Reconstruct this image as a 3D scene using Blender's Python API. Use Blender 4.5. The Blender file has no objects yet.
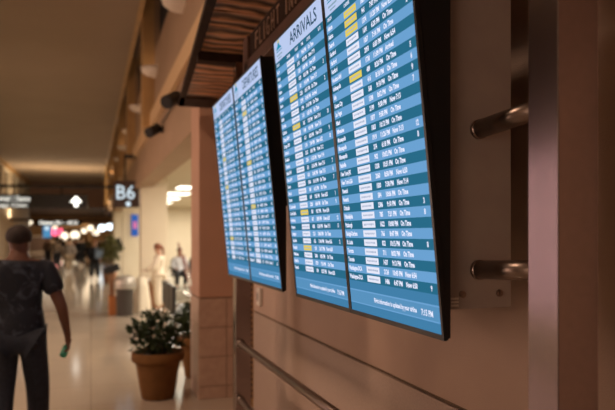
import bpy, bmesh, math, random
from mathutils import Vector, Matrix, Euler
R = math.radians
random.seed(7)
S = bpy.context.scene
C = S.collection

# ------------------------------------------------------------------ camera, world, exposure, main lights
cam_d = bpy.data.cameras.new('camera'); cam = bpy.data.objects.new('camera', cam_d); C.objects.link(cam)
S.camera = cam
cam.location = (0, 0, 1.8); cam.rotation_euler = (R(90), 0, R(-18.42))
cam_d.sensor_width = 36; cam_d.lens = 38.05; cam_d.shift_y = 29/615
cam_d.clip_start = 0.05; cam_d.clip_end = 400
cam_d.dof.use_dof = True; cam_d.dof.focus_distance = 2.25; cam_d.dof.aperture_fstop = 2.2
w = bpy.data.worlds.new('world'); S.world = w; w.use_nodes = True
w.node_tree.nodes['Background'].inputs[0].default_value = (1.0, 0.70, 0.50, 1)
w.node_tree.nodes['Background'].inputs[1].default_value = 0.075
S.view_settings.view_transform = 'Standard'; S.view_settings.look = 'None'
S.view_settings.exposure = 0.0; S.view_settings.gamma = 1.0; S.view_settings.use_curve_mapping = False
WARM = (1.0, 0.69, 0.49)

def area(name, loc, size, power, color=WARM, rot=(0, 0, 0), sy=None, parent=None, spread=None):
    d = bpy.data.lights.new(name, 'AREA'); d.energy = power; d.color = color; d.size = size
    if sy: d.shape = 'RECTANGLE'; d.size_y = sy
    if spread: d.spread = spread
    o = bpy.data.objects.new(name, d); o.location = loc; o.rotation_euler = rot; C.objects.link(o)
    if parent: o.parent = parent
    return o

# unseen ceiling lamps added to light the concourse (the fixtures are built further down at these places)
ADDED_LAMPS = [(-2.2, -1.5, 6), (-2.6, 4.0, 110), (-2.6, 6.0, 60), (-2.6, 9.4, 40)]
for i, (x, y, p) in enumerate(ADDED_LAMPS):
    area('added_lamp_light', (x, y, 5.93), 0.55, p)
# lamps of the bright gate lounge and of the far hall
LW = (1, .90, .76)
area('lounge_light', (5.2, 27, 3.25), 3.5, 1450, LW, sy=18)
area('lounge_light', (4.2, 12.5, 3.25), 3.5, 480, LW, sy=7)
area('hall_light', (-2, 72, 3.95), 6, 1000, (1, .76, .50), sy=20)

# ------------------------------------------------------------------ helpers
def mat(name, col, rough=.6, metal=0., noise=None, bump=None, spec=.5, col2=None, emis=None, estr=1.):
    m = bpy.data.materials.new(name); m.use_nodes = True
    nt = m.node_tree; b = nt.nodes['Principled BSDF']
    b.inputs['Base Color'].default_value = (*col, 1); b.inputs['Roughness'].default_value = rough
    b.inputs['Metallic'].default_value = metal; b.inputs['Specular IOR Level'].default_value = spec
    if emis:
        b.inputs['Emission Color'].default_value = (*emis, 1); b.inputs['Emission Strength'].default_value = estr
    if noise or bump:
        tc = nt.nodes.new('ShaderNodeTexCoord')
    if noise:
        n = nt.nodes.new('ShaderNodeTexNoise'); n.inputs['Scale'].default_value = noise; n.inputs['Detail'].default_value = 4
        nt.links.new(tc.outputs['Object'], n.inputs['Vector'])
        r = nt.nodes.new('ShaderNodeValToRGB'); r.color_ramp.elements[0].position = .35; r.color_ramp.elements[1].position = .65
        c2 = col2 or tuple(c*.75 for c in col)
        r.color_ramp.elements[0].color = (*c2, 1); r.color_ramp.elements[1].color = (*col, 1)
        nt.links.new(n.outputs['Fac'], r.inputs['Fac']); nt.links.new(r.outputs['Color'], b.inputs['Base Color'])
    if bump:
        n = nt.nodes.new('ShaderNodeTexNoise'); n.inputs['Scale'].default_value = bump[0]; n.inputs['Detail'].default_value = 3
        nt.links.new(tc.outputs['Object'], n.inputs['Vector'])
        bp = nt.nodes.new('ShaderNodeBump'); bp.inputs['Strength'].default_value = bump[1]; bp.inputs['Distance'].default_value = bump[2]
        nt.links.new(n.outputs['Fac'], bp.inputs['Height']); nt.links.new(bp.outputs['Normal'], b.inputs['Normal'])
    return m

def emat(name, col, s=1.):
    m = bpy.data.materials.new(name); m.use_nodes = True; nt = m.node_tree; nt.nodes.clear()
    e = nt.nodes.new('ShaderNodeEmission'); e.inputs[0].default_value = (*col, 1); e.inputs[1].default_value = s
    o = nt.nodes.new('ShaderNodeOutputMaterial'); nt.links.new(e.outputs[0], o.inputs[0]); return m

def link(name, me, m=None, parent=None, smooth=False):
    o = bpy.data.objects.new(name, me); C.objects.link(o)
    if m is not None and not me.materials:
        for q in (m if isinstance(m, (list, tuple)) else [m]): me.materials.append(q)
    if smooth:
        for p in me.polygons: p.use_smooth = True
    if parent: o.parent = parent
    return o
def obj(name, bm, m=None, parent=None, smooth=False):
    me = bpy.data.meshes.new(name); bm.normal_update(); bm.to_mesh(me); bm.free()
    return link(name, me, m, parent, smooth)
def B(): return bmesh.new()
def box(bm, x0, x1, y0, y1, z0, z1, bev=0., mi=0):
    r = bmesh.ops.create_cube(bm, size=1.0)
    for v in r['verts']:
        v.co = Vector(((x0+x1)/2+v.co.x*(x1-x0), (y0+y1)/2+v.co.y*(y1-y0), (z0+z1)/2+v.co.z*(z1-z0)))
    fs = {f for v in r['verts'] for f in v.link_faces}
    for f in fs: f.material_index = mi
    if bev: bmesh.ops.bevel(bm, geom=list({e for f in fs for e in f.edges}), offset=bev, segments=2, affect='EDGES', profile=.5)
    return bm
def tube(bm, a, b, r, r2=None, n=16, mi=0):
    a = Vector(a); b = Vector(b); d = b-a; L = d.length
    q = d.to_track_quat('Z', 'Y').to_matrix().to_4x4()
    res = bmesh.ops.create_cone(bm, cap_ends=True, segments=n, radius1=r, radius2=r if r2 is None else r2, depth=L,
                                matrix=Matrix.Translation((a+b)/2) @ q)
    for v in res['verts']:
        for f in v.link_faces: f.material_index = mi
    return bm
def lathe(bm, prof, n=28, ang=2*math.pi, start=0, cx=0, cy=0):
    rings = []
    cl = abs(ang-2*math.pi) < 1e-6
    k = n if cl else n+1
    for r, z in prof:
        rings.append([bm.verts.new((cx+r*math.cos(start+ang*i/n), cy+r*math.sin(start+ang*i/n), z)) for i in range(k)])
    for a, b in zip(rings, rings[1:]):
        for i in range(n):
            j = (i+1) % k
            bm.faces.new((a[i], a[j], b[j], b[i]))
    return bm
def ball(bm, c, rx, ry=None, rz=None, seg=16):
    ry = ry or rx; rz = rz or rx
    bmesh.ops.create_uvsphere(bm, u_segments=seg, v_segments=seg//2+2, radius=1,
        matrix=Matrix.Translation(c) @ Matrix.Diagonal((rx, ry, rz, 1)))
    return bm
def tag(o, label=None, cat=None, group=None, kind=None):
    if label: o['label'] = label
    if cat: o['category'] = cat
    if group: o['group'] = group
    if kind: o['kind'] = kind
    return o
def thing(name, label, cat, loc=(0, 0, 0), rz=0, group=None):
    o = bpy.data.objects.new(name, None); C.objects.link(o); o.location = loc; o.rotation_euler = (0, 0, rz)
    o.empty_display_size = .1
    return tag(o, label, cat, group)
def struct(name, bm, m, parent=None):
    o = obj(name, bm, m, parent)
    if not parent: o['kind'] = 'structure'
    return o
def dup(root, loc, rz=0, label=None):
    r = root.copy(); C.objects.link(r); r.location = loc; r.rotation_euler = (0, 0, rz)
    if label: r['label'] = label
    for ch in list(root.children):
        c = ch.copy(); C.objects.link(c); c.parent = r
        for g in list(ch.children):
            d = g.copy(); C.objects.link(d); d.parent = c
    return r
def text_mesh(body, size, ax='LEFT', sx=1., bold=0., line=None, ext=0.):
    cu = bpy.data.curves.new('t', 'FONT'); cu.body = body; cu.size = size; cu.align_x = ax; cu.align_y = 'TOP_BASELINE'
    cu.resolution_u = 2; cu.offset = bold; cu.extrude = ext
    if line: cu.space_line = line/size
    o = bpy.data.objects.new('t', cu); C.objects.link(o)
    bpy.context.view_layer.update()
    me = bpy.data.meshes.new_from_object(o.evaluated_get(bpy.context.evaluated_depsgraph_get()))
    bpy.data.objects.remove(o); bpy.data.curves.remove(cu)
    me.materials.clear()
    for v in me.vertices: v.co.x *= sx
    return me
def add_text(bm, body, u, v, size, wz=.0012, M=None, mi=0, fit=None, **k):
    """writes in the local xy plane of bm, or through matrix M"""
    me = text_mesh(body, size, **k)
    if fit and len(me.vertices):
        xs = [q.co.x for q in me.vertices]; w0 = max(xs)-min(xs); x0 = min(xs)
        for q in me.vertices: q.co.x = (q.co.x-x0)*fit/w0
    T = Matrix.Translation((u, v, wz))
    me.transform(T if M is None else M @ T)
    for p in me.polygons: p.material_index = mi
    bm.from_mesh(me); bpy.data.meshes.remove(me)

# ------------------------------------------------------------------ materials
m_stip = mat('stipple_wall_paint', (.50, .34, .25), .55, bump=(230, .5, .004), noise=3.0, col2=(.46, .31, .23))
m_wain = mat('speckled_wall_panel', (.47, .34, .26), .4, noise=160, col2=(.39, .28, .22), bump=(60, .12, .002))
m_pillar = mat('pillar_plaster', (.52, .30, .20), .7, noise=2, col2=(.48, .28, .19), bump=(120, .3, .003))
m_ptile = mat('pillar_tile', (.52, .36, .27), .4, noise=14, col2=(.46, .31, .23))
m_groove = mat('joint_shadow_gap', (.14, .09, .05), .8)
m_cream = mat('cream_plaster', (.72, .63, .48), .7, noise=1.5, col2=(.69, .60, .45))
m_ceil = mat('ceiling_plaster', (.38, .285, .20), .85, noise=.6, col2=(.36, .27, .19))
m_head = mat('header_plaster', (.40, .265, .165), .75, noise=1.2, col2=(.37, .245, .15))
m_gold = mat('ochre_trim_paint', (.58, .36, .15), .5, noise=3, col2=(.50, .31, .13))
m_glassdark = mat('dark_window_glass', (.03, .032, .035), .6, spec=.1)
m_lounge_floor = mat('lounge_carpet', (.30, .27, .20), .9, noise=12, col2=(.24, .22, .17))
m_steel = mat('brushed_stainless', (.39, .32, .305), .17, 1., noise=40, col2=(.36, .30, .285))
m_steeld = mat('satin_dark_steel', (.28, .215, .18), .33, 1.)
m_plate = mat('grey_painted_plate', (.42, .36, .31), .5, .3, noise=8, col2=(.38, .32, .28))
m_black = mat('black_plastic', (.012, .012, .013), .35)
m_blackm = mat('black_metal', (.02, .018, .017), .45, .4)
m_white = mat('white_plastic', (.75, .68, .6), .45)
m_terra = mat('terracotta', (.19, .09, .03), .85, spec=.15, noise=9, col2=(.16, .075, .025), bump=(30, .2, .004))
m_soil = mat('soil', (.05, .03, .02), .95)
m_leaf = mat('leaf_green', (.045, .065, .025), .7, spec=.2, noise=20, col2=(.03, .05, .018))
m_stem = mat('stem_brown', (.09, .06, .03), .8)
m_signblack = mat('sign_black', (.012, .011, .010), .4)
m_chrome = mat('chrome', (.75, .7, .65), .18, 1.)
m_grey = mat('grey_paint', (.25, .23, .21), .5)
m_brown = mat('brown_laminate', (.28, .13, .06), .5, noise=10)

def floor_mat():
    m = mat('polished_terrazzo_tile', (.50, .42, .33), .13)
    nt = m.node_tree; b = nt.nodes['Principled BSDF']
    tc = nt.nodes.new('ShaderNodeTexCoord')
    br = nt.nodes.new('ShaderNodeTexBrick'); br.offset = 0
    br.inputs['Color1'].default_value = (.52, .43, .33, 1); br.inputs['Color2'].default_value = (.48, .40, .31, 1)
    br.inputs['Mortar'].default_value = (.36, .29, .22, 1)
    br.inputs['Scale'].default_value = 1; br.inputs['Mortar Size'].default_value = .006
    br.inputs['Brick Width'].default_value = .9; br.inputs['Row Height'].default_value = .9
    nt.links.new(tc.outputs['Object'], br.inputs['Vector'])
    n = nt.nodes.new('ShaderNodeTexNoise'); n.inputs['Scale'].default_value = 45
    nt.links.new(tc.outputs['Object'], n.inputs['Vector'])
    mx = nt.nodes.new('ShaderNodeMixRGB'); mx.blend_type = 'MULTIPLY'; mx.inputs[0].default_value = .25
    nt.links.new(br.outputs['Color'], mx.inputs[1]); nt.links.new(n.outputs['Fac'], mx.inputs[2])
    nt.links.new(mx.outputs[0], b.inputs['Base Color'])
    n2 = nt.nodes.new('ShaderNodeTexNoise'); n2.inputs['Scale'].default_value = 1.3
    nt.links.new(tc.outputs['Object'], n2.inputs['Vector'])
    mr = nt.nodes.new('ShaderNodeMapRange'); mr.inputs[3].default_value = .07; mr.inputs[4].default_value = .15
    nt.links.new(n2.outputs['Fac'], mr.inputs[0]); nt.links.new(mr.outputs[0], b.inputs['Roughness'])
    return m
def wood_mat():
    m = mat('rippled_walnut', (.2, .1, .05), .38)
    nt = m.node_tree; b = nt.nodes['Principled BSDF']
    tc = nt.nodes.new('ShaderNodeTexCoord'); mp = nt.nodes.new('ShaderNodeMapping')
    mp.inputs['Scale'].default_value = (1, 1, 1)
    nt.links.new(tc.outputs['Object'], mp.inputs['Vector'])
    wv = nt.nodes.new('ShaderNodeTexWave'); wv.bands_direction = 'Y'; wv.inputs['Scale'].default_value = 2.1
    wv.inputs['Distortion'].default_value = 5.; wv.inputs['Detail'].default_value = 2; wv.inputs['Detail Scale'].default_value = 1.6
    nt.links.new(mp.outputs[0], wv.inputs['Vector'])
    r = nt.nodes.new('ShaderNodeValToRGB')
    r.color_ramp.elements[0].color = (.05, .022, .011, 1); r.color_ramp.elements[1].color = (.85, .47, .27, 1)
    nt.links.new(wv.outputs['Fac'], r.inputs['Fac']); nt.links.new(r.outputs['Color'], b.inputs['Base Color'])
    bp = nt.nodes.new('ShaderNodeBump'); bp.inputs['Strength'].default_value = .6; bp.inputs['Distance'].default_value = .02
    nt.links.new(wv.outputs['Fac'], bp.inputs['Height']); nt.links.new(bp.outputs['Normal'], b.inputs['Normal'])
    return m
m_floor = floor_mat(); m_wood = wood_mat()
m_woodd = mat('dark_stained_wood', (.030, .015, .009), .75, spec=.15, noise=18, col2=(.05, .024, .014))
m_letters = mat('bronze_letters', (.42, .26, .17), .5)

# ------------------------------------------------------------------ the setting
struct('floor', box(B(), -12, 1.9, -4, 90, -.2, 0), m_floor)
bm = B(); box(bm, 1.9, 12, 7.64, 40, -.2, 0); o = struct('floor_lounge', bm, m_lounge_floor)
bm = B(); box(bm, 1.9, 2.4, -4, 7.64, -.2, 0); struct('floor_recess', bm, m_floor)
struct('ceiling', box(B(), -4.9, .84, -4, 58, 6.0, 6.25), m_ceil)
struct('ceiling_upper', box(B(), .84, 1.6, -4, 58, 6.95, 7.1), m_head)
struct('trim_1', box(B(), .84, .93, -4, 58, 5.98, 6.16), m_gold)
# right wall: stippled upper sheet over a speckled lower panel with a recessed joint at 1.1 m
bm = B(); box(bm, 1.39, 1.65, -4, 5.72, 1.113, 3.35, .006); struct('wall_right', bm, m_stip)
bm = B(); box(bm, 1.39, 1.65, -4, 5.72, 0, 1.099, .004); struct('wall_right_lower', bm, m_wain)
struct('trim_2', box(B(), 1.402, 1.64, -4, 5.715, 1.09, 1.12), m_groove)
struct('wall_recess', box(B(), 1.95, 2.1, 5.72, 7.64, 0, 3.35), m_pillar)
struct('wall_recess_side', box(B(), 1.65, 2.1, 5.4, 5.72, 0, 3.35), m_pillar)
# upper wall above the canopy and above the lounge openings, with dark clerestory windows
WIN = []
y = -4.0
bm = B(); box(bm, 1.15, 1.45, -4, 58, 3.38, 5.3); box(bm, 1.15, 1.45, -4, 58, 6.45, 6.95)
ys = [1.6+5.55*k for k in range(-1, 11)]
PIL = [7.06, 17.0, 27.0, 37.0]
PIER = [12.7+5.6*k for k in range(8)]
for k, a in enumerate(ys): box(bm, 1.15, 1.45, a, a+.55, 5.3, 6.45)
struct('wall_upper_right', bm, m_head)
for k, a in enumerate(ys[1:-1]):
    b0 = B(); box(b0, 1.25, 1.28, a+.55, a+5.55, 5.3, 6.45); wn = struct('window_%d' % (k+1), b0, m_glassdark)
    b1 = B()
    for j in range(1, 2):
        yy = a+.55+j*1.63; box(b1, 1.19, 1.25, yy, yy+.07, 5.3, 6.45)
    box(b1, 1.19, 1.25, a+.55, a+5.55, 5.3, 5.37); box(b1, 1.19, 1.25, a+.55, a+5.55, 6.38, 6.45)
    obj('window_frame', b1, m_gold, wn)
struct('wall_header', box(B(), 1.11, 1.5, 7.64, 38, 3.0, 3.38), m_head)
struct('trim_3', box(B(), 1.06, 1.15, -4, 58, 3.84, 4.1, .01), mat('pale_ochre_band', (.66, .45, .24), .55))
# near pillar with tiled base
bm = B(); box(bm, 1.11, 1.72, 7.06, 7.64, 1.105, 3.38, .01)
pl = struct('wall_pillar_1', bm, m_pillar)
bm = B()
for k in range(4):
    z1 = 1.095-.32*k; z0 = max(0, z1-.312)
    box(bm, 1.105, 1.41, 7.055, 7.645, z0, z1, .004); box(bm, 1.418, 1.725, 7.055, 7.645, z0, z1, .004)
obj('tile_base', bm, m_ptile, pl)
bm = B(); box(bm, 1.115, 1.715, 7.065, 7.635, 0, 1.105); obj('grout_core', bm, m_groove, pl)
for k, y in enumerate(PIL[1:]):
    bm = B(); box(bm, 1.2, 1.86, y, y+.5, 0, 3.5, .01)
    p = struct('wall_pillar_%d' % (k+2), bm, m_cream)
for k, y in enumerate(PIER): struct('trim_%d' % (30+k), box(B(), .93, 1.15, y, y+.45, 3.84, 6.6), m_gold)
# lounge shell
struct('ceiling_lounge', box(B(), 1.5, 12, 7.64, 40, 3.3, 3.5), mat('lounge_ceiling_tile', (.62, .52, .38), .8))
struct('wall_lounge_back', box(B(), 1.15, 12, 38, 38.3, 0, 3.5), m_cream)
struct('wall_lounge_right', box(B(), 9.5, 9.8, 7.64, 38, 0, 3.5), m_cream)
struct('wall_lounge_front', box(B(), 1.72, 9.8, 7.5, 7.64, 0, 3.5), m_cream)
# left wall with high windows
bm = B(); box(bm, -5.2, -4.8, -4, 12, 0, 6.2); box(bm, -5.2, -4.8, 12, 58, 0, 4.1); box(bm, -5.2, -4.8, 12, 58, 5.7, 6.2)
for k in range(12): box(bm, -5.2, -4.8, 12+k*4.1, 12.9+k*4.1, 4.1, 5.7)
struct('wall_left', bm, m_cream)
struct('trim_4', box(B(), -4.82, -4.7, -4, 58, 5.72, 6.0), m_gold)
for k in range(11):
    b0 = B(); box(b0, -5.1, -5.05, 12.9+k*4.1, 16.1+k*4.1, 4.1, 5.7); wn = struct('window_%d' % (20+k), b0, m_glassdark)
    b1 = B(); box(b1, -5.05, -4.95, 14.4+k*4.1, 14.6+k*4.1, 4.1, 5.7); obj('window_frame', b1, m_gold, wn)
t = thing('added_light_panes', 'unseen row of seven glowing panes added on the left wall to light the right side', 'added_light_panes', (-4.8, 9, 0))  # unseen glowing panes, added to light the right wall and the steel post
emat('added_glow', (.62, .38, .40), 1.15); emat('added_glow_bright', (1.0, .66, .50), 4.8)
for k in range(0, 7):
    obj('added_pane', box(B(), 0, .03, -3.4+k*1.4, -2.1+k*1.4, .5, 3.1), bpy.data.materials['added_glow' if 1 <= k <= 3 else 'added_glow_bright'], t)
for k in range(-2, 8): obj('added_mullion', box(B(), 0, .06, -3.5+k*1.4, -3.4+k*1.4, 0, 3.1), m_woodd, t)
obj('added_dark_panel', box(B(), 0, .06, -6.3, 6.4, 3.1, 5.6), m_woodd, t)  # added dark panel, keeps the upper part of the post reflection dark
obj('added_light_shield', box(B(), .06, 2.2, -6.3, 6.3, 3.12, 3.24, .01), m_woodd, t)  # added slab, keeps the light of the panes off the ceiling
t = thing('added_light_panes', 'unseen pair of bright panes added on the left wall, nearer than the row of seven', 'added_light_panes', (-4.8, -2, 0))  # second unseen set of panes, added to light the near wall and plate
emat('added_glow_near', (1.0, .68, .52), 4.2)
for k in range(2): obj('added_pane', box(B(), 0, .03, -1.7+k*1.6, -.2+k*1.6, .7, 3.0), bpy.data.materials['added_glow_near'], t)
for k in range(3): obj('added_mullion', box(B(), 0, .06, -1.8+k*1.6, -1.7+k*1.6, 0, 3.1), m_woodd, t)
obj('added_dark_panel', box(B(), 0, .06, -1.8, 1.5, 3.1, 3.6), m_woodd, t); obj('added_light_shield', box(B(), .06, 1.6, -1.8, 1.5, 3.12, 3.24, .01), m_woodd, t)  # dark panel and shielding slab added over the near panes
for ty, tp, lab in ((44, 62, 'thin dark bar added across the far concourse to brighten the ceiling'),):
    t = thing('added_uplight', lab, 'ceiling light', (-2, ty, 2.7))  # bar and its upward lamps are added to brighten the far ceiling
    obj('added_bar', box(B(), -2.8, 3.1, -.1, .1, -.08, .06, .01), m_woodd, t)
    for k in range(4): area('added_up_light', (-2.1+k*1.5, 0, .08), 1.2, tp, (1, .76, .50), rot=(R(180), 0, 0), sy=.12, parent=t)
# far end: bulkhead, low ceiling, back wall
struct('wall_bulkhead', box(B(), -12, 1.2, 58, 58.4, 4.0, 6.25), mat('pink_bulkhead', (.55, .36, .28), .7))
struct('ceiling_far', box(B(), -12, 6, 58.4, 90, 4.0, 4.2), m_woodd)
struct('wall_far', box(B(), -12, 6, 88, 88.4, 0, 4.2), mat('warm_far_wall', (.50, .28, .12), .7, noise=.5))
struct('wall_far_left', box(B(), -12, -4.8, 57.6, 58, 0, 4.2), m_cream)

# ------------------------------------------------------------------ flight displays
DK = emat('screen_dark_row', (.021, .140, .235), 1.05)
LT = emat('screen_light_row', (.135, .330, .590), 1.1)
HD = emat('screen_header', (.50, .60, .86), 1.0)
FT = emat('screen_footer', (.055, .215, .40), 1.0)
FB = emat('screen_footer_band', (.10, .29, .52), 1.0)
TX = emat('screen_text', (.80, .83, 1.0), 1.05)
WB = emat('screen_white_box', (.80, .82, .95), 1.0)
YB = emat('screen_yellow_box', (.80, .62, .10), 1.0)
GB = emat('screen_box_mark', (.38, .45, .62), 1.0)
DT = emat('screen_title_ink', (.012, .06, .12), 1.0)
SW, SH = .698, 1.231
vdir = Vector((-.12, 0, 1.225)).normalized(); udir = Vector((0, -1, 0)); wdir = udir.cross(vdir)
cities = ['Atlanta', 'Atlanta', 'Detroit', 'Hartford', 'Hartford', 'Hartford', 'Houston-IAH', 'Indianapolis', 'Islip', 'Kansas City', 'Las Vegas',
          'Miami', 'Milwaukee', 'Minneapolis', 'Minneapolis', 'Minneapolis', 'Nashville', 'New York-JFK', 'New York-LGA', 'Newark', 'Newark',
          'Orlando', 'Philadelphia', 'Pittsburgh', 'Raleigh-Durham', 'St. Louis', 'Toronto', 'Toronto', 'Washington-DCA', 'Washington-DCA']
cit2 = ['Akron', 'Albany', 'Atlanta', 'Atlanta', 'Baltimore', 'Boston', 'Boston', 'Buffalo', 'Charlotte', 'Charlotte', 'Chicago-MDW', 'Chicago-ORD',
        'Cincinnati', 'Cleveland', 'Columbus', 'Dallas-DFW', 'Dallas-DFW', 'Denver', 'Detroit', 'Detroit', 'Ft. Lauderdale', 'Grand Rapids',
        'Harrisburg', 'Houston', 'Lexington', 'Louisville', 'Memphis', 'Milwaukee', 'Nashville', 'Newark']
def display(name_label, y_left, title, names, yellow, seed, pre):
    rnd = random.Random(seed)
    org = Vector((.95, y_left-.001, 1.497))
    t = thing('flight_display', name_label, 'screen', org, 0, 'tall flight information screens')
    M = Matrix.Identity(4)
    for i in range(3): M[i][0] = udir[i]; M[i][1] = vdir[i]; M[i][2] = wdir[i]
    t.matrix_world = Matrix.Translation(org) @ M
    bz = .0115
    bm = B()   # hollow bezel frame and back shell
    box(bm, 0, SW, 0, SH, -.012, -.004, .002)
    r = bmesh.ops.create_cube(bm, size=1.)      # wedge-shaped back whose rear face hangs plumb
    for v in r['verts']:
        yv = .004 if v.co.y < 0 else SH-.004
        v.co = Vector((.006 if v.co.x < 0 else SW-.006, yv, -.006 if v.co.z > 0 else -(.021+.0975*yv)/.9952))
    for a in ((0, bz, 0, SH), (SW-bz, SW, 0, SH), (bz, SW-bz, 0, bz+.004), (bz, SW-bz, SH-bz, SH)):
        box(bm, a[0], a[1], a[2], a[3], -.006, .003)
    obj('housing', bm, m_black, t)
    bm = B()
    def q(x0, x1, y0, y1, w_, mi):
        f = bm.faces.new([bm.verts.new((x, y, w_)) for x, y in ((x0, y0), (x1, y0), (x1, y1), (x0, y1))]); f.material_index = mi
    U0, U1 = bz, SW-bz
    P = .03205; V1 = 1.0752
    q(U0, U1, V1+1.5*P, SH-bz, 0, 2); q(U0, U1, V1+.5*P, V1+1.5*P, 0, 0)
    for i in range(30): q(U0, U1, V1-(i+.5)*P, V1-(i-.5)*P, 0, 0 if i % 2 else 1)
    yb = V1-29.5*P
    q(U0, U1, .098, yb, 0, 3); q(U0, U1, .093, .098, 0, 1); q(U0, U1, .050, .093, 0, 4); q(U0, U1, .046, .050, 0, 1); q(U0, U1, bz+.004, .046, 0, 3)
    obj('screen_panel', bm, [DK, LT, HD, FT, FB], t)
    # listing
    bm = B(); W = SW
    base = V1-.0075
    sz = .0225
    def col(lines, u, ax='LEFT', sx=.8):
        add_text(bm, '\n'.join(lines), u, base, sz, ax=ax, sx=sx, bold=.0010, line=P)
    st = [rnd.choice(['Now 6:5%d' % rnd.randrange(10), 'On Time', 'On Time', 'Now 7:1%d' % rnd.randrange(10)]) for _ in names]
    st[6] = 'Arrived' if title == 'ARRIVALS' else 'Boarding'
    hr = sorted([(rnd.randrange(6, 12), rnd.randrange(60)) for _ in names])
    rnd.shuffle(hr)
    gates = [rnd.choice(['', '', str(rnd.randrange(1, 13)), str(rnd.randrange(1, 13))]) if pre else '%s%d' % (rnd.choice('AB'), rnd.randrange(1, 13)) for _ in names]
    col(names, .025, sx=.74)
    col([str(rnd.randrange(100, 2400)) for _ in names], W*.505, 'CENTER', .8)
    col(['%d:%02d PM' % h for h in hr], W*.622, 'CENTER', .84)
    col(st, W*.70, 'LEFT', .82)
    col(gates, W*.93, 'CENTER', .8)
    hs = .017
    for s_, u in (('ORIGIN' if title == 'ARRIVALS' else 'DESTINATION', .03), ('CARRIER', .28*W), ('FLIGHT', .46*W), ('TIME', .585*W), ('STATUS', .69*W), ('GATE', .89*W)):
        add_text(bm, s_, u, V1+P-.006, hs, sx=.75, bold=.0005)
    add_text(bm, 'Flight information is updated by your airline', .33*W, .064, .022, bold=.0007, fit=.45*W)
    add_text(bm, '7:15 PM', .82*W, .061, .026, sx=.85, bold=.0008)
    obj('listing_text', bm, TX, t)
    bm = B()
    for i in range(30):
        mi = 1 if i in yellow else 0
        c = V1-i*P
        for a in ((.27*W, .425*W, c-.0115, c+.0115, .001, mi),
                  (.29*W, .41*W, c-.004, c+.003, .0018, 2)): 
            if a[5] == 2:
                x = a[0]
                while x < a[1]-.004:
                    wd = rnd.uniform(.004, .010); q(x, min(x+wd, a[1]), a[2]+rnd.uniform(0, .002), a[3], a[4], 2); x += wd+.003
            else: q(*a)
    obj('airline_boxes', bm, [WB, YB, GB], t)
    bm = B(); add_text(bm, title, W*.37, 1.147, .074, fit=W*.52, bold=.0009)
    obj('title_text', bm, DT, t)
    bm = B()   # small mark: sun over a blue-green hill, two caption lines
    def poly(pts, mi, wz=.0012):
        f = bm.faces.new([bm.verts.new((.045+a*.095, 1.152+b*.066, wz)) for a, b in pts]); f.material_index = mi
    poly([(.45+.17*math.cos(k*.524), .82+.17*math.sin(k*.524)) for k in range(12)], 1)
    poly([(-.05, .35), (.95, .35), (.62, .62), (.45, .95), (.28, .62)], 0, .0016)
    poly([(-.1, .2), (1.05, .2), (.9, .27), (.1, .27)], 0)
    poly([(.05, -.1), (.95, -.1), (.95, .0), (.05, .0)], 2); poly([(.2, -.3), (.8, -.3), (.8, -.22), (.2, -.22)], 2)
    obj('airport_mark', bm, [emat('mark_teal', (.02, .28, .45)), emat('mark_sun', (.85, .65, .12)), emat('mark_grey', (.25, .38, .5))], t)
    return t
display('furthest flight screen, a departures list, left end of the row of four', 4.66, 'DEPARTURES', cit2, {8, 14, 25}, 1, False)
display('departures screen second from the far end, beside the gap in the row', 3.96, 'DEPARTURES', cities, {2, 11, 19}, 2, False)
display('screen headed ARRIVALS in full under the overhead flight sign', 3.02, 'ARRIVALS', cit2, {5, 9, 21, 26}, 3, True)
display('nearest flight screen with three yellow airline boxes in a row near its top', 2.32, 'ARRIVALS', cities, {0, 1, 2, 7}, 4, True)

# mounts behind the screens
def mount(y0, y1, label):
    t = thing('screen_mount', label, 'bracket', (0, 0, 0), 0, 'black screen mounts')
    def bx(z, d=0): return .972+d
    bm = B()
    for z in (1.99, 2.21): box(bm, bx(z, .0), bx(z, .03), y0, y1, z-.02, z+.02)
    obj('cross_bar', bm, m_blackm, t)
    for yy in (y0+.025, (y0+y1)/2, y1-.025):
        b1 = B(); z0, z1 = 1.95, 2.25
        vs = []
        r = bmesh.ops.create_cube(b1, size=1.)
        for v in r['verts']:
            z = z0 if v.co.z < 0 else z1
            v.co = Vector((bx(z, .0005 if v.co.x < 0 else .04), yy+v.co.y*.05, z))
        obj('upright', b1, m_blackm, t)
    for yy in (y0+.35, y1-.35):
        b1 = B(); tube(b1, (bx(2.1, .03), yy, 2.1), (1.40, yy, 2.1), .03); box(b1, bx(2.1, .02), bx(2.1, .05), yy-.05, yy+.05, 1.97, 2.23)
        box(b1, 1.375, 1.40, yy-.1, yy+.1, 2.0, 2.2); obj('wall_arm', b1, m_blackm, t)
mount(1.68, 3.0, 'black metal mount behind the two arrivals screens, seen past the nearest screen edge')
mount(3.28, 4.64, 'black metal mount behind the two departures screens')

# ------------------------------------------------------------------ stainless rail frame
t = thing('rail_frame', 'stainless steel post and tube rail frame standing before the wall', 'railing', (1.09, 1.3, 0))
def rel(bm): 
    bmesh.ops.translate(bm, verts=bm.verts, vec=(-1.09, -1.3, 0)); return bm
for y0, y1 in ((1.249, 1.359), (4.786, 4.896)):
    obj('post', rel(box(B(), 1.03, 1.146, y0, y1, 0, 3.09, .002)), m_steel, t)
for z in (.976, .554):
    bm = B(); tube(bm, (1.066, 1.355, z), (1.066, 4.79, z), .0245, n=24)
    for yy in (4.77, 1.362): tube(bm, (1.066, yy, z), (1.066, yy+.014, z), .034, n=24)
    obj('rail', rel(bm), m_steeld, t, True)
for za, zb in ((2.1225, 2.109), (1.7087, 1.694)):
    bm = B(); tube(bm, (1.088, 1.357, za), (1.088, 1.663, zb), .0268, n=28)
    tube(bm, (1.088, 1.652, zb+.0005), (1.088, 1.6655, zb), .029, n=28)
    obj('tube_arm', rel(bm), m_steeld, t, True)
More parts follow.
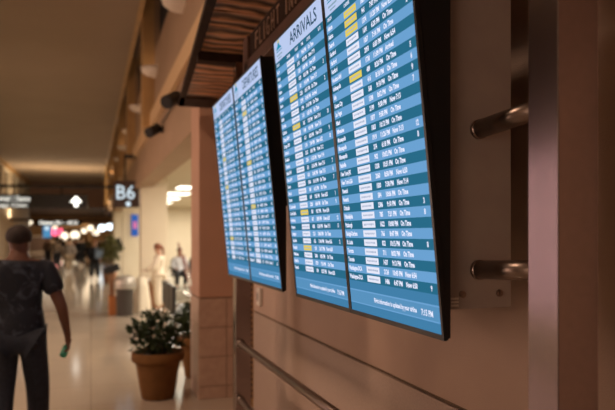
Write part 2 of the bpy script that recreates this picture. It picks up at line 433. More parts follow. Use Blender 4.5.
pb = obj('mounting_plate', rel(box(B(), .975, 1.201, 1.665, 1.677, 1.58, 2.86, .0015)), m_plate, t)
for bx_, bz_ in ((1.032, 1.623), (1.159, 1.623)):
    bm = B(); tube(bm, (bx_, 1.660, bz_), (bx_, 1.666, bz_), .0105, n=20); tube(bm, (bx_, 1.6575, bz_), (bx_, 1.6605, bz_), .004, n=6)
    obj('bolt', rel(bm), m_steeld, pb)
bm = B()
for k in range(3): box(bm, .995, 1.020, 1.6635, 1.6652, 1.588+.010*k, 1.594+.010*k)
obj('small_label', rel(bm), m_white, pb)

# light switch on the wall, slotted strip in the recess
t = thing('wall_switch', 'small pale switch box on the wall below the departures screens', 'switch', (1.39, 5.44, 1.26))
obj('cover', box(B(), -.03, 0, -.05, .05, -.075, .075, .006), m_white, t)
obj('rocker', box(B(), -.036, -.029, -.018, .018, -.035, .035, .002), m_grey, t)
t = thing('slotted_strip', 'narrow ochre strip with punched dark slots beside the far steel post', 'strip', (1.50, 6.6, 0))
obj('strip', box(B(), 0, .10, -.02, .02, 0, 3.13), m_gold, t)
bm = B()
for k in range(52): box(bm, .045, .088, -.024, -.019, .1+k*.058, .14+k*.058)
obj('slots', bm, m_black, t)

# ------------------------------------------------------------------ wooden canopy with sign
t = thing('wooden_canopy', 'dark timber canopy with rippled slat underside above the screens', 'canopy', (0, 0, 0))
def cx(y): return .871-.0738*(6.94-y)
def wedge(bm, f0, f1, y0, y1, z0, z1):
    vs = []
    for z in (z0, z1):
        vs.append([bm.verts.new((f0(y0), y0, z)), bm.verts.new((f1(y0), y0, z)), bm.verts.new((f1(y1), y1, z)), bm.verts.new((f0(y1), y1, z))])
    a, b = vs
    bm.faces.new(a[::-1]); bm.faces.new(b)
    for i in range(4): j = (i+1) % 4; bm.faces.new((a[i], a[j], b[j], b[i]))
bm = B()
y = -1.0
while y < 6.9:
    y2 = min(y+.15, 6.9); lim = (1.388 if y2 <= 5.75 else 1.6)
    wedge(bm, lambda q_: cx(q_)+.05, lambda q_: lim, y, y2-.02, 3.165+random.uniform(0, .008), 3.2); y += .15
wedge(bm, lambda q_: cx(q_)+.05, lambda q_: 1.388, -1, 5.7, 3.2, 3.21)
wedge(bm, lambda q_: cx(q_)+.05, lambda q_: 1.6, 5.7, 6.9, 3.2, 3.21)
wedge(bm, lambda q_: cx(q_)+.3, lambda q_: 1.388, -1, 6.9, 3.21, 3.38)
obj('soffit_boards', bm, m_wood, t)
bm = B(); wedge(bm, cx, lambda q_: cx(q_)+.055, -1, 6.94, 3.15, 3.195); obj('edge_beam', bm, m_woodd, t)
bm = B(); wedge(bm, cx, lambda q_: 1.6, 6.5, 6.95, 3.15, 3.195); obj('end_beam', bm, m_woodd, t)
for yy in (4.86, 2.6, .4):
    bm = B(); wedge(bm, lambda q_: cx(q_)+.04, lambda q_: 1.385, yy, yy+.11, 3.10, 3.18); obj('cross_beam', bm, m_woodd, t)
t2 = thing('overhead_sign', 'dark timber sign board reading FLIGHT INFORMATION under the canopy', 'sign', (1.0, 3.0, 2.9))
def rel2(bm): bmesh.ops.translate(bm, verts=bm.verts, vec=(-1.0, -3.0, -2.9)); return bm
obj('board', rel2(box(B(), 1.0, 1.04, 1.5, 4.21, 2.955, 3.12)), m_woodd, t2)
bm = B(); box(bm, .985, 1.05, 1.5, 4.3, 2.87, 2.955, .004); box(bm, .985, 1.05, 4.22, 4.36, 2.84, 3.12, .004); box(bm, .985, 1.05, 1.40, 1.5, 2.84, 3.12, .004)
obj('sign_frame', rel2(bm), mat('red_brown_frame', (.16, .075, .045), .5, noise=14), t2)
bm = B()
M2 = Matrix(((0, 0, -1, 1.0), (-1, 0, 0, 0), (0, 1, 0, 0), (0, 0, 0, 1)))
s_ = 'FLIGHT INFORMATION'; yy = 4.04
for ch in s_:
    if ch != ' ':
        w_ = .016 if ch == 'I' else .060
        add_text(bm, ch, -yy, 2.982, .155, wz=.004, M=M2, fit=w_, bold=-.001, ext=.003)
        yy -= w_+.047
    else:
        yy -= .085; obj('lettering', rel2(bm), m_letters, t2); bm = B()
obj('lettering', rel2(bm), m_letters, t2)

# ------------------------------------------------------------------ added ceiling lamps out of view, sconces, spots
for i, (x, y, p) in enumerate(ADDED_LAMPS):
    t = thing('added_ceiling_lamp', 'unseen round lamp added to the high concourse ceiling', 'ceiling light', (x, y, 5.94), 0, 'added concourse lamps')
    bm = B(); lathe(bm, [(.36, .06), (.42, .06), (.42, .0), (.38, .0), (.36, .06)]); obj('trim_ring', bm, m_white, t, True)
SC = []
for k in range(9):
    y = 8.6+3.75*k
    lab = ['nearest bowl sconce high on the wall, cut by the top of the picture', 'second white bowl sconce along the high wall',
           'third white bowl sconce along the high wall', 'fourth white bowl sconce along the high wall'][k] if k < 4 else 'small distant bowl sconce further down the high wall'
    t = thing('wall_sconce', lab, 'wall light', (1.15, y, 4.72), 0, 'bowl sconces on the high wall')
    bm = B(); prof = [(.001, 0), (.13, .008), (.21, .035), (.27, .08), (.295, .15), (.28, .15), (.24, .07), (.14, .025), (.001, .016)]
    lathe(bm, prof, n=20, ang=math.pi, start=math.pi/2); obj('bowl', bm, mat('sconce_white', (.8, .7, .58), .5) if k == 0 else bpy.data.materials['sconce_white'], t, True)
    bm = B(); box(bm, -.03, .0, -.08, .08, .02, .16, .004); obj('back_plate', bm, m_white, t)
    d = bpy.data.lights.new('sconce_light', 'SPOT'); d.energy = 1.5 if k < 5 else 6; d.color = WARM; d.spot_size = R(150); d.shadow_soft_size = .05
    l = bpy.data.objects.new('sconce_light', d); C.objects.link(l); l.parent = t; l.location = (-.1, 0, .12); l.rotation_euler = (R(180), R(12), 0)
    d = bpy.data.lights.new('added_down_light', 'SPOT'); d.energy = 230; d.color = WARM; d.spot_size = R(72); d.spot_blend = .6; d.shadow_soft_size = .04  # spot added below each bowl to light the floor
    l = bpy.data.objects.new('added_down_light', d); C.objects.link(l); l.parent = t; l.location = (-.27, 0, -.03); l.rotation_euler = (0, R(40), 0)
def spot(loc, rz, label):
    t = thing('track_spot', label, 'spotlight', loc, rz, 'black spotlights on the header wall')
    bm = B(); tube(bm, (.0, 0, 0), (-.10, 0, -.02), .018); box(bm, 0, .02, -.06, .06, -.05, .05); obj('arm', bm, m_blackm, t)
    bm = B(); tube(bm, (-.06, .06, .03), (-.22, -.16, -.09), .085, n=20); o = obj('lamp_head', bm, m_blackm, t)
    bm = B(); tube(bm, (-.215, -.153, -.086), (-.225, -.167, -.094), .07, n=20); obj('lens', bm, m_blackm, o)
spot((1.12, 8.5, 3.55), 0, 'black spotlight beside the corner of the timber canopy')
spot((1.12, 11.1, 3.55), 0, 'black spotlight lower and further off above the lounge opening')
t = thing('conduit', 'thin dark conduit between the two black spotlights', 'pipe', (1.1, 8.5, 3.62))
obj('tube', tube(B(), (0, .2, 0), (0, 2.4, 0), .014), m_blackm, t)

# ------------------------------------------------------------------ hanging signs
WT = emat('lit_sign_white', (1, .96, .85), 1.3); WT2 = emat('lit_sign_cool', (.78, .92, 1), .95)
t = thing('hanging_sign', 'long black hanging wayfinding sign with white words and an up arrow', 'sign', (-2.55, 25.2, 2.72), 0)
rz = R(-10)
t.rotation_euler = (0, 0, rz)
obj('board', box(B(), -3.6, 2.45, 0, .2, 0, .50, .01), m_signblack, t)
MF = Matrix(((1, 0, 0, 0), (0, 0, -1, 0), (0, 1, 0, 0), (0, 0, 0, 1)))
bm = B()
add_text(bm, 'Terminal / Gates', -.95, .26, .26, M=MF, bold=.003, fit=1.45)
obj('wording', bm, WT, t); bm = B()
add_text(bm, 'Baggage Claim', -.95, .05, .19, M=MF, bold=.001, fit=1.35)
obj('wording', bm, WT, t)
bm = B()
bm.faces.new([bm.verts.new((x, -.004, z)) for x, z in ((2.0, .22), (2.0, .07), (2.14, .07), (2.14, .22), (2.28, .22), (2.07, .45), (1.86, .22))])
obj('up_arrow', bm, emat('lit_arrow', (1, .96, .85), 3.2), t)
for x in (1.55, -1.5): obj('hanger', tube(B(), (x, .1, .5), (x, .1, .78), .03), m_blackm, t)
obj('support_bar', box(B(), -3.6, 4.0, .05, .15, .74, .84), m_blackm, t)
# gate sign
t = thing('gate_sign', 'small black hanging gate sign reading B6', 'sign', (.93, 17.7, 2.50), R(-12))
obj('case', box(B(), -.38, .28, 0, .16, 0, .70, .01), mat('dark_brown_case', (.05, .025, .015), .5), t)
bm = B(); add_text(bm, 'B6', -.30, .22, .52, M=MF, bold=.002, fit=.47); obj('gate_number', bm, WT2, t)
bm = B(); bm.faces.new([bm.verts.new((.0+.065*math.cos(a*.5236), -.004, .09+.065*math.sin(a*.5236))) for a in range(12)]); obj('round_mark', bm, WT2, t)
bm = B(); tube(bm, (-.1, .08, .7), (-.1, .08, 1.4), .02); obj('hanger', box(bm, -.12, .2, .06, .10, 1.3, 1.4), m_blackm, t)

# ------------------------------------------------------------------ plants
def foliage(n, rad, zc, rz_, leaf, seed, low=0.):
    rnd = random.Random(seed); bm = B()
    for _ in range(n):
        while True:
            p = Vector((rnd.uniform(-1, 1), rnd.uniform(-1, 1), rnd.uniform(-1, 1)))
            if .25 < p.length < 1: break
        p = Vector((p.x*rad*(1+.25*math.sin(7*p.z)), p.y*rad, zc+p.z*rz_))
        d = Vector((p.x, p.y, rnd.uniform(-.3, .6)*rad)).normalized(); 
        d = (d+Vector((rnd.uniform(-1, 1), rnd.uniform(-1, 1), rnd.uniform(-1, 1)))*.7).normalized()
        s = d.cross(Vector((rnd.uniform(-1, 1), rnd.uniform(-1, 1), 1))).normalized(); L = leaf*rnd.uniform(.6, 1.3); nrm = d.cross(s)
        a = bm.verts.new(p); b = bm.verts.new(p+d*L*.45+s*L*.26+nrm*L*.06); c = bm.verts.new(p+d*L-nrm*L*.12); e = bm.verts.new(p+d*L*.45-s*L*.26+nrm*L*.06)
        m_ = bm.verts.new(p+d*L*.5)
        for f in ((a, b, m_), (b, c, m_), (c, e, m_), (e, a, m_)): bm.faces.new(f)
    return bm
def stems(n, rad, z0, z1, seed):
    rnd = random.Random(seed); bm = B()
    for _ in range(n):
        a = rnd.uniform(0, 6.28); r0 = rnd.uniform(.01, .08); r1 = rad*rnd.uniform(.3, .8)
        p = Vector((r0*math.cos(a), r0*math.sin(a), z0)); q = Vector((r1*math.cos(a), r1*math.sin(a), z1*rnd.uniform(.8, 1.)))
        mid = (p+q)/2+Vector((0, 0, .05)); tube(bm, p, mid, .007, .005, 6); tube(bm, mid, q, .005, .003, 6)
    return bm
t = thing('potted_shrub', 'bushy green shrub in a large terracotta pot on the floor by the pillar', 'plant', (.70, 7.32, 0))
bm = B(); lathe(bm, [(.001, 0), (.165, 0), (.18, .02), (.235, .36), (.245, .40), (.275, .41), (.285, .43), (.285, .505), (.27, .515), (.25, .50), (.24, .43), (.001, .43)], 40)
obj('pot', bm, m_terra, t, True)
bm = B(); lathe(bm, [(.001, .455), (.245, .45), (.24, .435)], 24); obj('soil', bm, m_soil, t)
obj('foliage', foliage(760, .27, .72, .25, .085, 3), m_leaf, t)
obj('stems', stems(22, .3, .44, .85, 4), m_stem, t)
dup(t, (1.30, 8.25, 0), 1.3, 'second potted shrub mostly hidden behind the tiled pillar')
t['group'] = bpy.data.objects['potted_shrub.001']['group'] = 'potted shrubs by the pillar'
t = thing('floor_plant', 'tall leafy plant in a dark pot far along the concourse beside the gates', 'plant', (.66, 25.0, 0))
bm = B(); lathe(bm, [(.001, 0), (.22, 0), (.28, .5), (.25, .5), (.24, .45), (.001, .45)]); obj('pot', bm, m_brown, t, True)
obj('foliage', foliage(400, .30, 1.2, .45, .18, 5), mat('leaf_olive', (.10, .10, .03), .5), t)
obj('stems', stems(10, .3, .45, 1.5, 8), m_stem, t)

# ------------------------------------------------------------------ bins, stand
t = thing('litter_bin', 'dark litter bin with a pale domed lid beside the concourse pillar', 'bin', (.71, 14.9, 0))
bm = B(); lathe(bm, [(.001, 0), (.17, 0), (.175, .02), (.19, .58), (.20, .6), (.001, .6)], 28); obj('body', bm, mat('bin_dark', (.05, .04, .035), .5), t, True)
bm = B(); lathe(bm, [(.235, .6), (.24, .62), (.235, .72), (.22, .80), (.18, .86), (.12, .88), (.11, .84), (.001, .84)], 28); obj('lid', bm, mat('bin_lid', (.42, .38, .33), .35, .4), t, True)
bm = B(); lathe(bm, [(.242, .66), (.246, .665), (.246, .68), (.242, .685)], 28); obj('lid_band', bm, m_grey, t, True)
t = thing('notice_stand', 'slim dark stand with a black slanted top and orange base left of the bin', 'stand', (.44, 15.2, 0))
obj('column', box(B(), -.05, .06, -.06, .06, .04, .95, .01), m_brown, t)
bm = B(); box(bm, -.18, .17, -.14, .14, -.08, .08, .02); bmesh.ops.rotate(bm, verts=bm.verts, cent=(0, 0, 0), matrix=Matrix.Rotation(R(-18), 3, 'Y')); bmesh.ops.translate(bm, verts=bm.verts, vec=(0, 0, 1.02))
obj('slanted_top', bm, m_black, t)
obj('base', box(B(), -.07, .09, -.12, .12, 0, .42, .015), mat('orange_base', (.5, .18, .05), .5), t)
t = thing('service_desk', 'brown podium desk behind the woman in white', 'desk', (1.52, 16.4, 0), 0)
obj('body', box(B(), -.28, .28, -.2, .2, 0, .66, .01), m_brown, t); obj('desk_top', box(B(), -.31, .31, -.23, .23, .66, .70, .008), m_white, t)
obj('monitor', box(B(), .02, .2, .0, .03, .70, .86, .005), mat('blue_monitor', (.1, .2, .45), .4), t)
t = thing('draped_cart', 'low cart under a white sheet in front of the woman in white', 'cart', (1.10, 15.3, 0), 0)
bm = B(); lathe(bm, [(.21, .01), (.20, .25), (.15, .6), (.12, .8), (.001, .82)], 24)
for i, v in enumerate(bm.verts):
    a = math.atan2(v.co.y, v.co.x); k_ = 1+.10*math.sin(6*a)*(1-v.co.z); v.co.x *= k_; v.co.y *= k_
obj('white_sheet', bm, mat('white_cloth', (.75, .66, .52), .8), t, True)
t = thing('wall_monitor', 'dark tilted monitor fixed to the cream pillar beyond the bin', 'monitor', (1.08, 27.2, 1.36))
bm = B(); box(bm, -.12, .12, -.03, .03, -.28, .28, .01); bmesh.ops.rotate(bm, verts=bm.verts, cent=(0, 0, 0), matrix=Matrix.Rotation(R(-22), 3, 'Y')); obj('case', bm, m_black, t)
obj('wall_arm', box(B(), -.03, .13, .02, .1, -.04, .04), m_blackm, t)
t = thing('banner', 'narrow blue and pink lit banner on the cream pillar under the gate sign', 'banner', (1.68, 26.94, 1.72))
obj('panel', box(B(), -.14, .12, 0, .05, 0, .86, .004), emat('banner_blue', (.03, .10, .35), 1.2), t)
bm = B(); box(bm, -.08, .06, -.006, 0.001, .3, .58); obj('pink_patch', bm, emat('banner_pink', (.8, .2, .35), 1.0), t)

# ------------------------------------------------------------------ lounge: ceiling panels, seats, railing
LP = emat('lounge_panel', (1, .93, .75), 4.5)
for x, y, sx, lab in ((2.81, 20.7, .44, 'nearest and highest pale light panel in the lounge ceiling'), (3.01, 23.9, .76, 'widest light panel, second in the lounge ceiling'),
                      (3.18, 27.3, .58, 'third light panel in the lounge ceiling'), (3.41, 30.9, .30, 'furthest and smallest light panel in the lounge ceiling')):
    t = thing('lounge_ceiling_light', lab, 'ceiling light', (x, y, 3.25), 0, 'lounge ceiling light panels')
    obj('frame', box(B(), -sx/2-.03, sx/2+.03, -.63, .63, .01, .05), m_white, t); obj('diffuser', box(B(), -sx/2, sx/2, -.6, .6, 0, .012), LP, t)
def seat_row(loc, n, rz, label):
    t = thing('seat_row', label, 'seats', loc, rz, 'rows of lounge seats')
    for k in range(n):
        x = k*.6
        bm = B(); box(bm, x, x+.52, -.25, .22, .40, .46, .02); obj('seat', bm, m_black, t)
        bm = B(); box(bm, x, x+.52, .20, .26, .48, .92, .02); obj('backrest', bm, m_black, t)
    for k in range(n+1):
        x = k*.6-.04
        bm = B()
        pts = [Vector((x, -.22+.0, .46)), Vector((x, -.24, .62)), Vector((x, -.15, .67)), Vector((x, .15, .66)), Vector((x, .22, .55))]
        for a, b in zip(pts, pts[1:]): tube(bm, a, b, .018, n=8)
        obj('armrest', bm, m_chrome, t)
    bm = B(); tube(bm, (-.05, 0, .38), (n*.6, 0, .38), .025)
    obj('beam', bm, m_chrome, t)
    for x in (.1, n*.6-.2):
        bm = B(); tube(bm, (x, 0, .38), (x, 0, .03), .025); box(bm, x-.03, x+.03, -.28, .28, 0, .035, .008); obj('leg', bm, m_chrome, t)
seat_row((2.55, 22.0, 0), 4, 0, 'row of black lounge seats with people sitting on it')
seat_row((1.55, 11.0, 0), 3, R(90), 'near row of chrome-armed black seats just behind the pillar')
t = thing('leaning_poles', 'dark red slanted poles standing at the lounge edge', 'poles', (2.5, 19.5, 0))
for k, (dx, l) in enumerate(((0, 1.55), (.12, 1.2))):
    bm = B(); tube(bm, (.35+dx, 0, .02), (-.05+dx*1.3, 0, l), .025); obj('pole', bm, mat('dark_red_wood', (.22, .05, .03), .5) if k == 0 else bpy.data.materials['dark_red_wood'], t)
obj('foot', box(B(), .25, .6, -.15, .15, 0, .03), m_brown, t)

# ------------------------------------------------------------------ far hall lights, signs and stalls
def glow_disc(x, y, z, r, col, s, label, cat='lamp', name='hall_lamp', group='round lamps in the far hall'):
    t = thing(name, label, cat, (x, y, z), 0, group)
    bm = B(); ball(bm, (0, 0, 0), r, r, r*.9, 12)
    if 'g%s' % (col,) not in bpy.data.materials: emat('g%s' % (col,), col, s)
    obj('globe', bm, bpy.data.materials['g%s' % (col,)], t, True)
    bm = B(); tube(bm, (0, 0, r*.8), (0, 0, 3.98-z), .02, n=6); obj('rod', bm, m_blackm, t)
CW = (1, .85, .62); CC = (.8, .92, 1)
def gx(px, t):   # plan position of a bearing at a distance
    u = (px-307.5)/650; return t*(u*.9488+.3159), t*(.9488-u*.3159)
for px, py, t_, r, c, s in ((10, 222, 62, .30, CW, 2.2), (20, 224, 66, .28, CW, 2.), (28.5, 222, 60, .32, CW, 4), (55, 228, 70, .25, CW, 2.5), (64, 236, 66, .42, CW, 2.6), (75, 235, 66, .45, CW, 2.8),
                            (90.5, 228, 60, .28, CW, 4.), (96, 232.5, 60, .30, CW, 3.2), (102, 228, 60, .34, CC, 3.4), (110, 226.5, 60, .34, CC, 3.6), (84, 231, 72, .3, CW, 2.6), (70, 224, 64, .2, CW, 2.)):
    x, y = gx(px, t_); z = min(3.3, 1.8+(234-py)*t_/650)
    glow_disc(x, y, max(z, .8), r, c, s, 'round glowing lamp hanging in the far hall' if c == CW else 'cool white glowing lamp on the right of the far hall')
def panel(px, py, t_, w_, h_, m, name, label, cat='sign'):
    x, y = gx(px, t_); z = 1.8+(234-py)*t_/650
    t = thing(name, label, cat, (x, y, z-h_/2), R(-15))
    obj('face', box(B(), -w_/2, w_/2, 0, .1, 0, h_, .01), m, t)
    bm = B(); box(bm, -.04, .04, .1, .18, -(z-h_/2), h_*.8); obj('post', bm, m_blackm, t)
    return t
panel(57, 232, 63, 1.0, .7, emat('pink_sign', (1, .12, .22), 2.2), 'pink_sign', 'glowing pink and red sign in the far hall')
b = panel(47, 230, 64, .75, 1.5, emat('blue_sign', (.08, .28, .5), 1.), 'blue_sign', 'tall blue lit panel with a white roundel in the far hall')
bm = B(); bm.faces.new([bm.verts.new((.22*math.cos(a*.5236), -.01, .95+.22*math.sin(a*.5236))) for a in range(12)]); obj('roundel', bm, WT2, b)
b = panel(58.5, 222.5, 48, 3.4, .5, m_signblack, 'overhead_sign_far', 'second black overhead sign with white words, further down the concourse')
b.name = 'hanging_sign'
bm = B(); add_text(bm, 'Gates B1 - B12', -1.4, .13, .34, M=MF, bold=.012, fit=2.8); obj('wording', bm, WT, b)
# stalls
for i, (px, t_, w_, h_, col, lab) in enumerate(((70, 72, 4.2, 1.2, (.45, .28, .13), 'wide tan shop counter across the far hall'), (40, 70, 2.0, 2.0, (.12, .07, .05), 'dark brown kiosk in the far hall behind the walkers'),
                                             (104, 50, 1.4, 1.5, (.32, .18, .08), 'ochre kiosk at the right side of the far concourse'))):
    x, y = gx(px, t_)
    t = thing('kiosk', lab, 'kiosk', (x, y, 0), 0)
    mm = mat('kiosk_%d' % i, col, .6)
    obj('counter', box(B(), -w_/2, w_/2, 0, .8, 0, h_*.75, .02), mm, t); obj('top', box(B(), -w_/2-.05, w_/2+.05, -.05, .85, h_*.75, h_*.75+.06, .01), m_white, t)
    bm = B()
    for sx_ in (-1, 1): box(bm, sx_*(w_/2-.05)-.04, sx_*(w_/2-.05)+.04, .35, .43, h_*.75+.06, 2.6)
    box(bm, -w_/2, w_/2, .2, .6, 2.6, 2.9, .01); obj('canopy', bm, mm, t)

# ------------------------------------------------------------------ people
SKN = mat('skin_dark_brown', (.15, .06, .032), .55); SKL = mat('skin_light', (.50, .28, .18), .5); SKM = mat('skin_mid', (.34, .18, .11), .5)
def skin_mesh(verts, edges, radii, root=0, sub=2):
    me = bpy.data.meshes.new('s'); me.from_pydata([Vector(v) for v in verts], edges, [])
    o = bpy.data.objects.new('s', me); C.objects.link(o)
    md = o.modifiers.new('k', 'SKIN'); md.use_smooth_shade = True; md.branch_smoothing = .35
    for i, r in enumerate(radii):
        sv = me.skin_vertices[0].data[i]; sv.radius = r if isinstance(r, tuple) else (r, r); sv.use_root = (i == root)
    s = o.modifiers.new('u', 'SUBSURF'); s.levels = sub; s.render_levels = sub
    bpy.context.view_layer.update()
    out = bpy.data.meshes.new_from_object(o.evaluated_get(bpy.context.evaluated_depsgraph_get()))
    bpy.data.objects.remove(o); bpy.data.meshes.remove(me); out.materials.clear()
    for p in out.polygons: p.use_smooth = True
    return out
# joints for a person facing +Y
def joints(**kw):
    J = dict(pel=(0, 0, .96), wst=(0, .0, 1.10), chs=(0, -.01, 1.30), shc=(0, -.02, 1.45), nk0=(0, -.015, 1.52), nk1=(0, .0, 1.58), jaw=(0, .015, 1.64), mid=(0, .005, 1.71), crn=(0, 0, 1.775),
             shL=(-.185, -.02, 1.44), elL=(-.26, -.04, 1.15), wrL=(-.27, .05, .90), haL=(-.268, .07, .83),
             shR=(.185, -.02, 1.44), elR=(.26, -.04, 1.15), wrR=(.27, .05, .90), haR=(.268, .07, .83),
             hpL=(-.095, 0, .90), knL=(-.11, .02, .50), anL=(-.11, -.02, .09), toL=(-.13, .13, .04),
             hpR=(.095, 0, .90), knR=(.11, .02, .50), anR=(.11, -.02, .09), toR=(.13, .13, .04))
    J.update(kw); return {k: Vector(v) for k, v in J.items()}
RAD = dict(pel=(.155, .105), wst=(.135, .095), chs=(.165, .11), shc=(.12, .085), nk0=.082, nk1=.074, jaw=(.080, .088), mid=(.096, .112), crn=(.072, .082),
           shL=.068, elL=.050, wrL=.031, haL=(.034, .018), shR=.068, elR=.050, wrR=.031, haR=(.034, .018),
           hpL=.092, knL=.058, anL=.038, toL=(.04, .028), hpR=.092, knR=.058, anR=.038, toR=(.04, .028))
EDG = [('pel', 'wst'), ('wst', 'chs'), ('chs', 'shc'), ('shc', 'nk0'), ('nk0', 'nk1'), ('nk1', 'jaw'), ('jaw', 'mid'), ('mid', 'crn'),
       ('shc', 'shL'), ('shL', 'elL'), ('elL', 'wrL'), ('wrL', 'haL'), ('shc', 'shR'), ('shR', 'elR'), ('elR', 'wrR'), ('wrR', 'haR'),
       ('pel', 'hpL'), ('hpL', 'knL'), ('knL', 'anL'), ('anL', 'toL'), ('pel', 'hpR'), ('hpR', 'knR'), ('knR', 'anR'), ('anR', 'toR')]
def build(J, names, add=0., extra=None, sub=2, mul=1., fn=None):
    es = [e for e in EDG if e[0] in names and e[1] in names]
    ids = {n: i for i, n in enumerate(names)}
    vs = [J[n] for n in names]; rd = []
    for n in names:
        r = RAD[n]; r = r if isinstance(r, tuple) else (r, r); a = add if not fn else fn(n); rd.append((r[0]*mul+a, r[1]*mul+a))
    ed = [(ids[a], ids[b]) for a, b in es]
    if extra:
        for chain in extra:       # (parent name, [(pos, r), ...])
            prev = ids[chain[0]]
            for p, r in chain[1]:
                vs.append(Vector(p)); rd.append(r if isinstance(r, tuple) else (r, r)); ed.append((prev, len(vs)-1)); prev = len(vs)-1
    return skin_mesh(vs, ed, rd, 0, sub)
def fingers(J, side, curl=.5):
    h = J['ha'+side]; wr = J['wr'+side]; d = (h-wr).normalized(); sx = 1 if side == 'R' else -1
    fwd = Vector((0, 1, 0)); fwd = (fwd-d*fwd.dot(d)).normalized(); pn = Vector((-sx, 0, 0)); pn = (pn-d*pn.dot(d)-fwd*pn.dot(fwd)).normalized()
    out = []
    for k, (o, L) in enumerate(((.03, .075), (.011, .083), (-.009, .078), (-.028, .062))):
        a = h+fwd*o+d*.01; p1 = a+d*L*.5; p2 = p1+(d*(1-curl)+pn*curl).normalized()*L*.35; p3 = p2+(d*(1-curl*1.6)+pn*curl*1.6).normalized()*L*.3
        out.append(('ha'+side, [(a, .011), (p1, .0095), (p2, .0085), (p3, .0075)]))
    a = wr+d*.03+fwd*.025; out.append(('wr'+side, [(a, .014), (a+d*.025+fwd*.025+pn*.008, .011), (a+d*.055+fwd*.032+pn*.02, .009)]))
    return out
ORDER = list(RAD.keys())
def person(label, loc, rz, height, skin, top, legs, shoe, hair, J=None, hairstyle='short', long_sleeve=False, detail=False, group=None, girth=1., sub=1, hem=.90, bulk=0.):
    J = J or joints()
    t = thing('person', label, 'person', loc, rz, group); k = height/1.84; t.scale = (k, k, k)
    m = J['mid']; ex = []
    for s in (-1, 1): ex.append(('mid', [(m+Vector((s*.074, -.005, -.005)), .012), (m+Vector((s*.090, -.014, .0)), .016)]))   # ears
    ex.append(('mid', [(m+Vector((0, .085, -.012)), .014), (m+Vector((0, .108, -.022)), .011)]))                              # nose
    if detail: ex += fingers(J, 'L', .45)+fingers(J, 'R', .6)
    else:
        for s in 'LR':
            d = (J['ha'+s]-J['wr'+s]).normalized(); f_ = Vector((0, 1, 0))
            for o in (.028, .009, -.010, -.028): ex.append(('ha'+s, [(J['ha'+s]+f_*o+d*.02, .010), (J['ha'+s]+f_*o+d*.085, .008)]))
            ex.append(('wr'+s, [(J['wr'+s]+d*.03+f_*.03, .012), (J['wr'+s]+d*.07+f_*.055, .009)]))
    body = build(J, ORDER, 0, ex, 2 if detail else sub)
    link('body', body, skin, t)
    tn = ['chs', 'nk0', 'wst', 'pel', 'shc', 'shL', 'elL', 'shR', 'elR', 'hpL', 'hpR'] + (['wrL', 'wrR'] if long_sleeve else [])
    J2 = dict(J); J2['nk0'] = J['shc'].lerp(J['nk0'], .55)
    J2['hpL'] = J['hpL']+(J['knL']-J['hpL'])*((.96-hem)*.6); J2['hpR'] = J['hpR']+(J['knR']-J['hpR'])*((.96-hem)*.6)
    if not long_sleeve:
        J2['elL'] = J['shL'].lerp(J['elL'], .72); J2['elR'] = J['shR'].lerp(J['elR'], .72)
    fat = lambda n: {'chs': .022, 'wst': .034*girth, 'pel': .034*girth, 'shc': .024, 'nk0': .03, 'shL': .022, 'shR': .022, 'elL': .026, 'elR': .026, 'hpL': .050, 'hpR': .050}.get(n, .012)
    fat0 = fat; fat = lambda n: fat0(n)+bulk
    hx = None
    if J['pel'].z > .8:
        tn = [n for n in tn if n not in ('hpL', 'hpR')]
        gx_ = .035*girth+bulk; hx = [('pel', [(J['pel']+Vector((0, .005, -(.96-hem)*.55)), (.158+gx_, .112+gx_)), (J['pel']+Vector((0, .01, -(.96-hem))), (.160+gx_, .115+gx_))])]
    link('top', build(J2, tn, fn=fat, extra=hx, sub=2 if detail else sub), top, t)
    J3 = dict(J); J3['anL'] = J['knL'].lerp(J['anL'], .93); J3['anR'] = J['knR'].lerp(J['anR'], .93)
    fl = lambda n: {'pel': .012, 'hpL': .020, 'hpR': .020, 'knL': .026, 'knR': .026, 'anL': .036, 'anR': .036}.get(n, .01)
    fl0 = fl; fl = lambda n: fl0(n)+bulk
    link('trousers', build(J3, ['pel', 'hpL', 'knL', 'anL', 'hpR', 'knR', 'anR'], fn=fl, sub=2 if detail else sub), legs, t)
    for s in 'LR':
        a = J['an'+s]; b = J['to'+s]; d = (b-a); d.z = 0; d.normalize() 
        bm = B(); z0 = min(a.z, b.z)-.035
        c = a.lerp(b, .42); ball(bm, (0, 0, 0), .052, .145, .055, 16)
        for v in bm.verts:
            if v.co.z < -.03: v.co.z = -.03
            if v.co.y > .02: v.co.z *= .75
        ang = math.atan2(-d.x, d.y); pitch = math.atan2(b.z-a.z+.05, (Vector((b.x, b.y, 0))-Vector((a.x, a.y, 0))).length)
        bmesh.ops.rotate(bm, verts=bm.verts, cent=(0, 0, 0), matrix=Matrix.Rotation(pitch, 3, 'X'))
        bmesh.ops.rotate(bm, verts=bm.verts, cent=(0, 0, 0), matrix=Matrix.Rotation(ang, 3, 'Z'))
        zc = c.z-.01
        bmesh.ops.translate(bm, verts=bm.verts, vec=(c.x, c.y, 0)); lo = min(v.co.z for v in bm.verts)
        bmesh.ops.translate(bm, verts=bm.verts, vec=(0, 0, max(a.z-.095, 0)-lo)); obj('shoe', bm, shoe, t, True)
    # hair
    bm = B(); r = dict(short=(.095, .110, .088), cap=(.098, .113, .090), long=(.105, .118, .10), pony=(.102, .115, .098))[hairstyle]
    ball(bm, m+Vector((0, -.012, .028)), *r, seg=24)
    for v in list(bm.verts):
        dz = v.co.z-m.z; dy = v.co.y-m.y
        if (hairstyle in ('short', 'cap') and (dz < -.02+max(0, dy)*.9)) or (hairstyle not in ('short', 'cap') and dy > .03 and dz < .045): v.co = m+(v.co-m)*.80
    if hairstyle == 'long': ball(bm, m+Vector((0, -.06, -.09)), .085, .05, .14, 16)
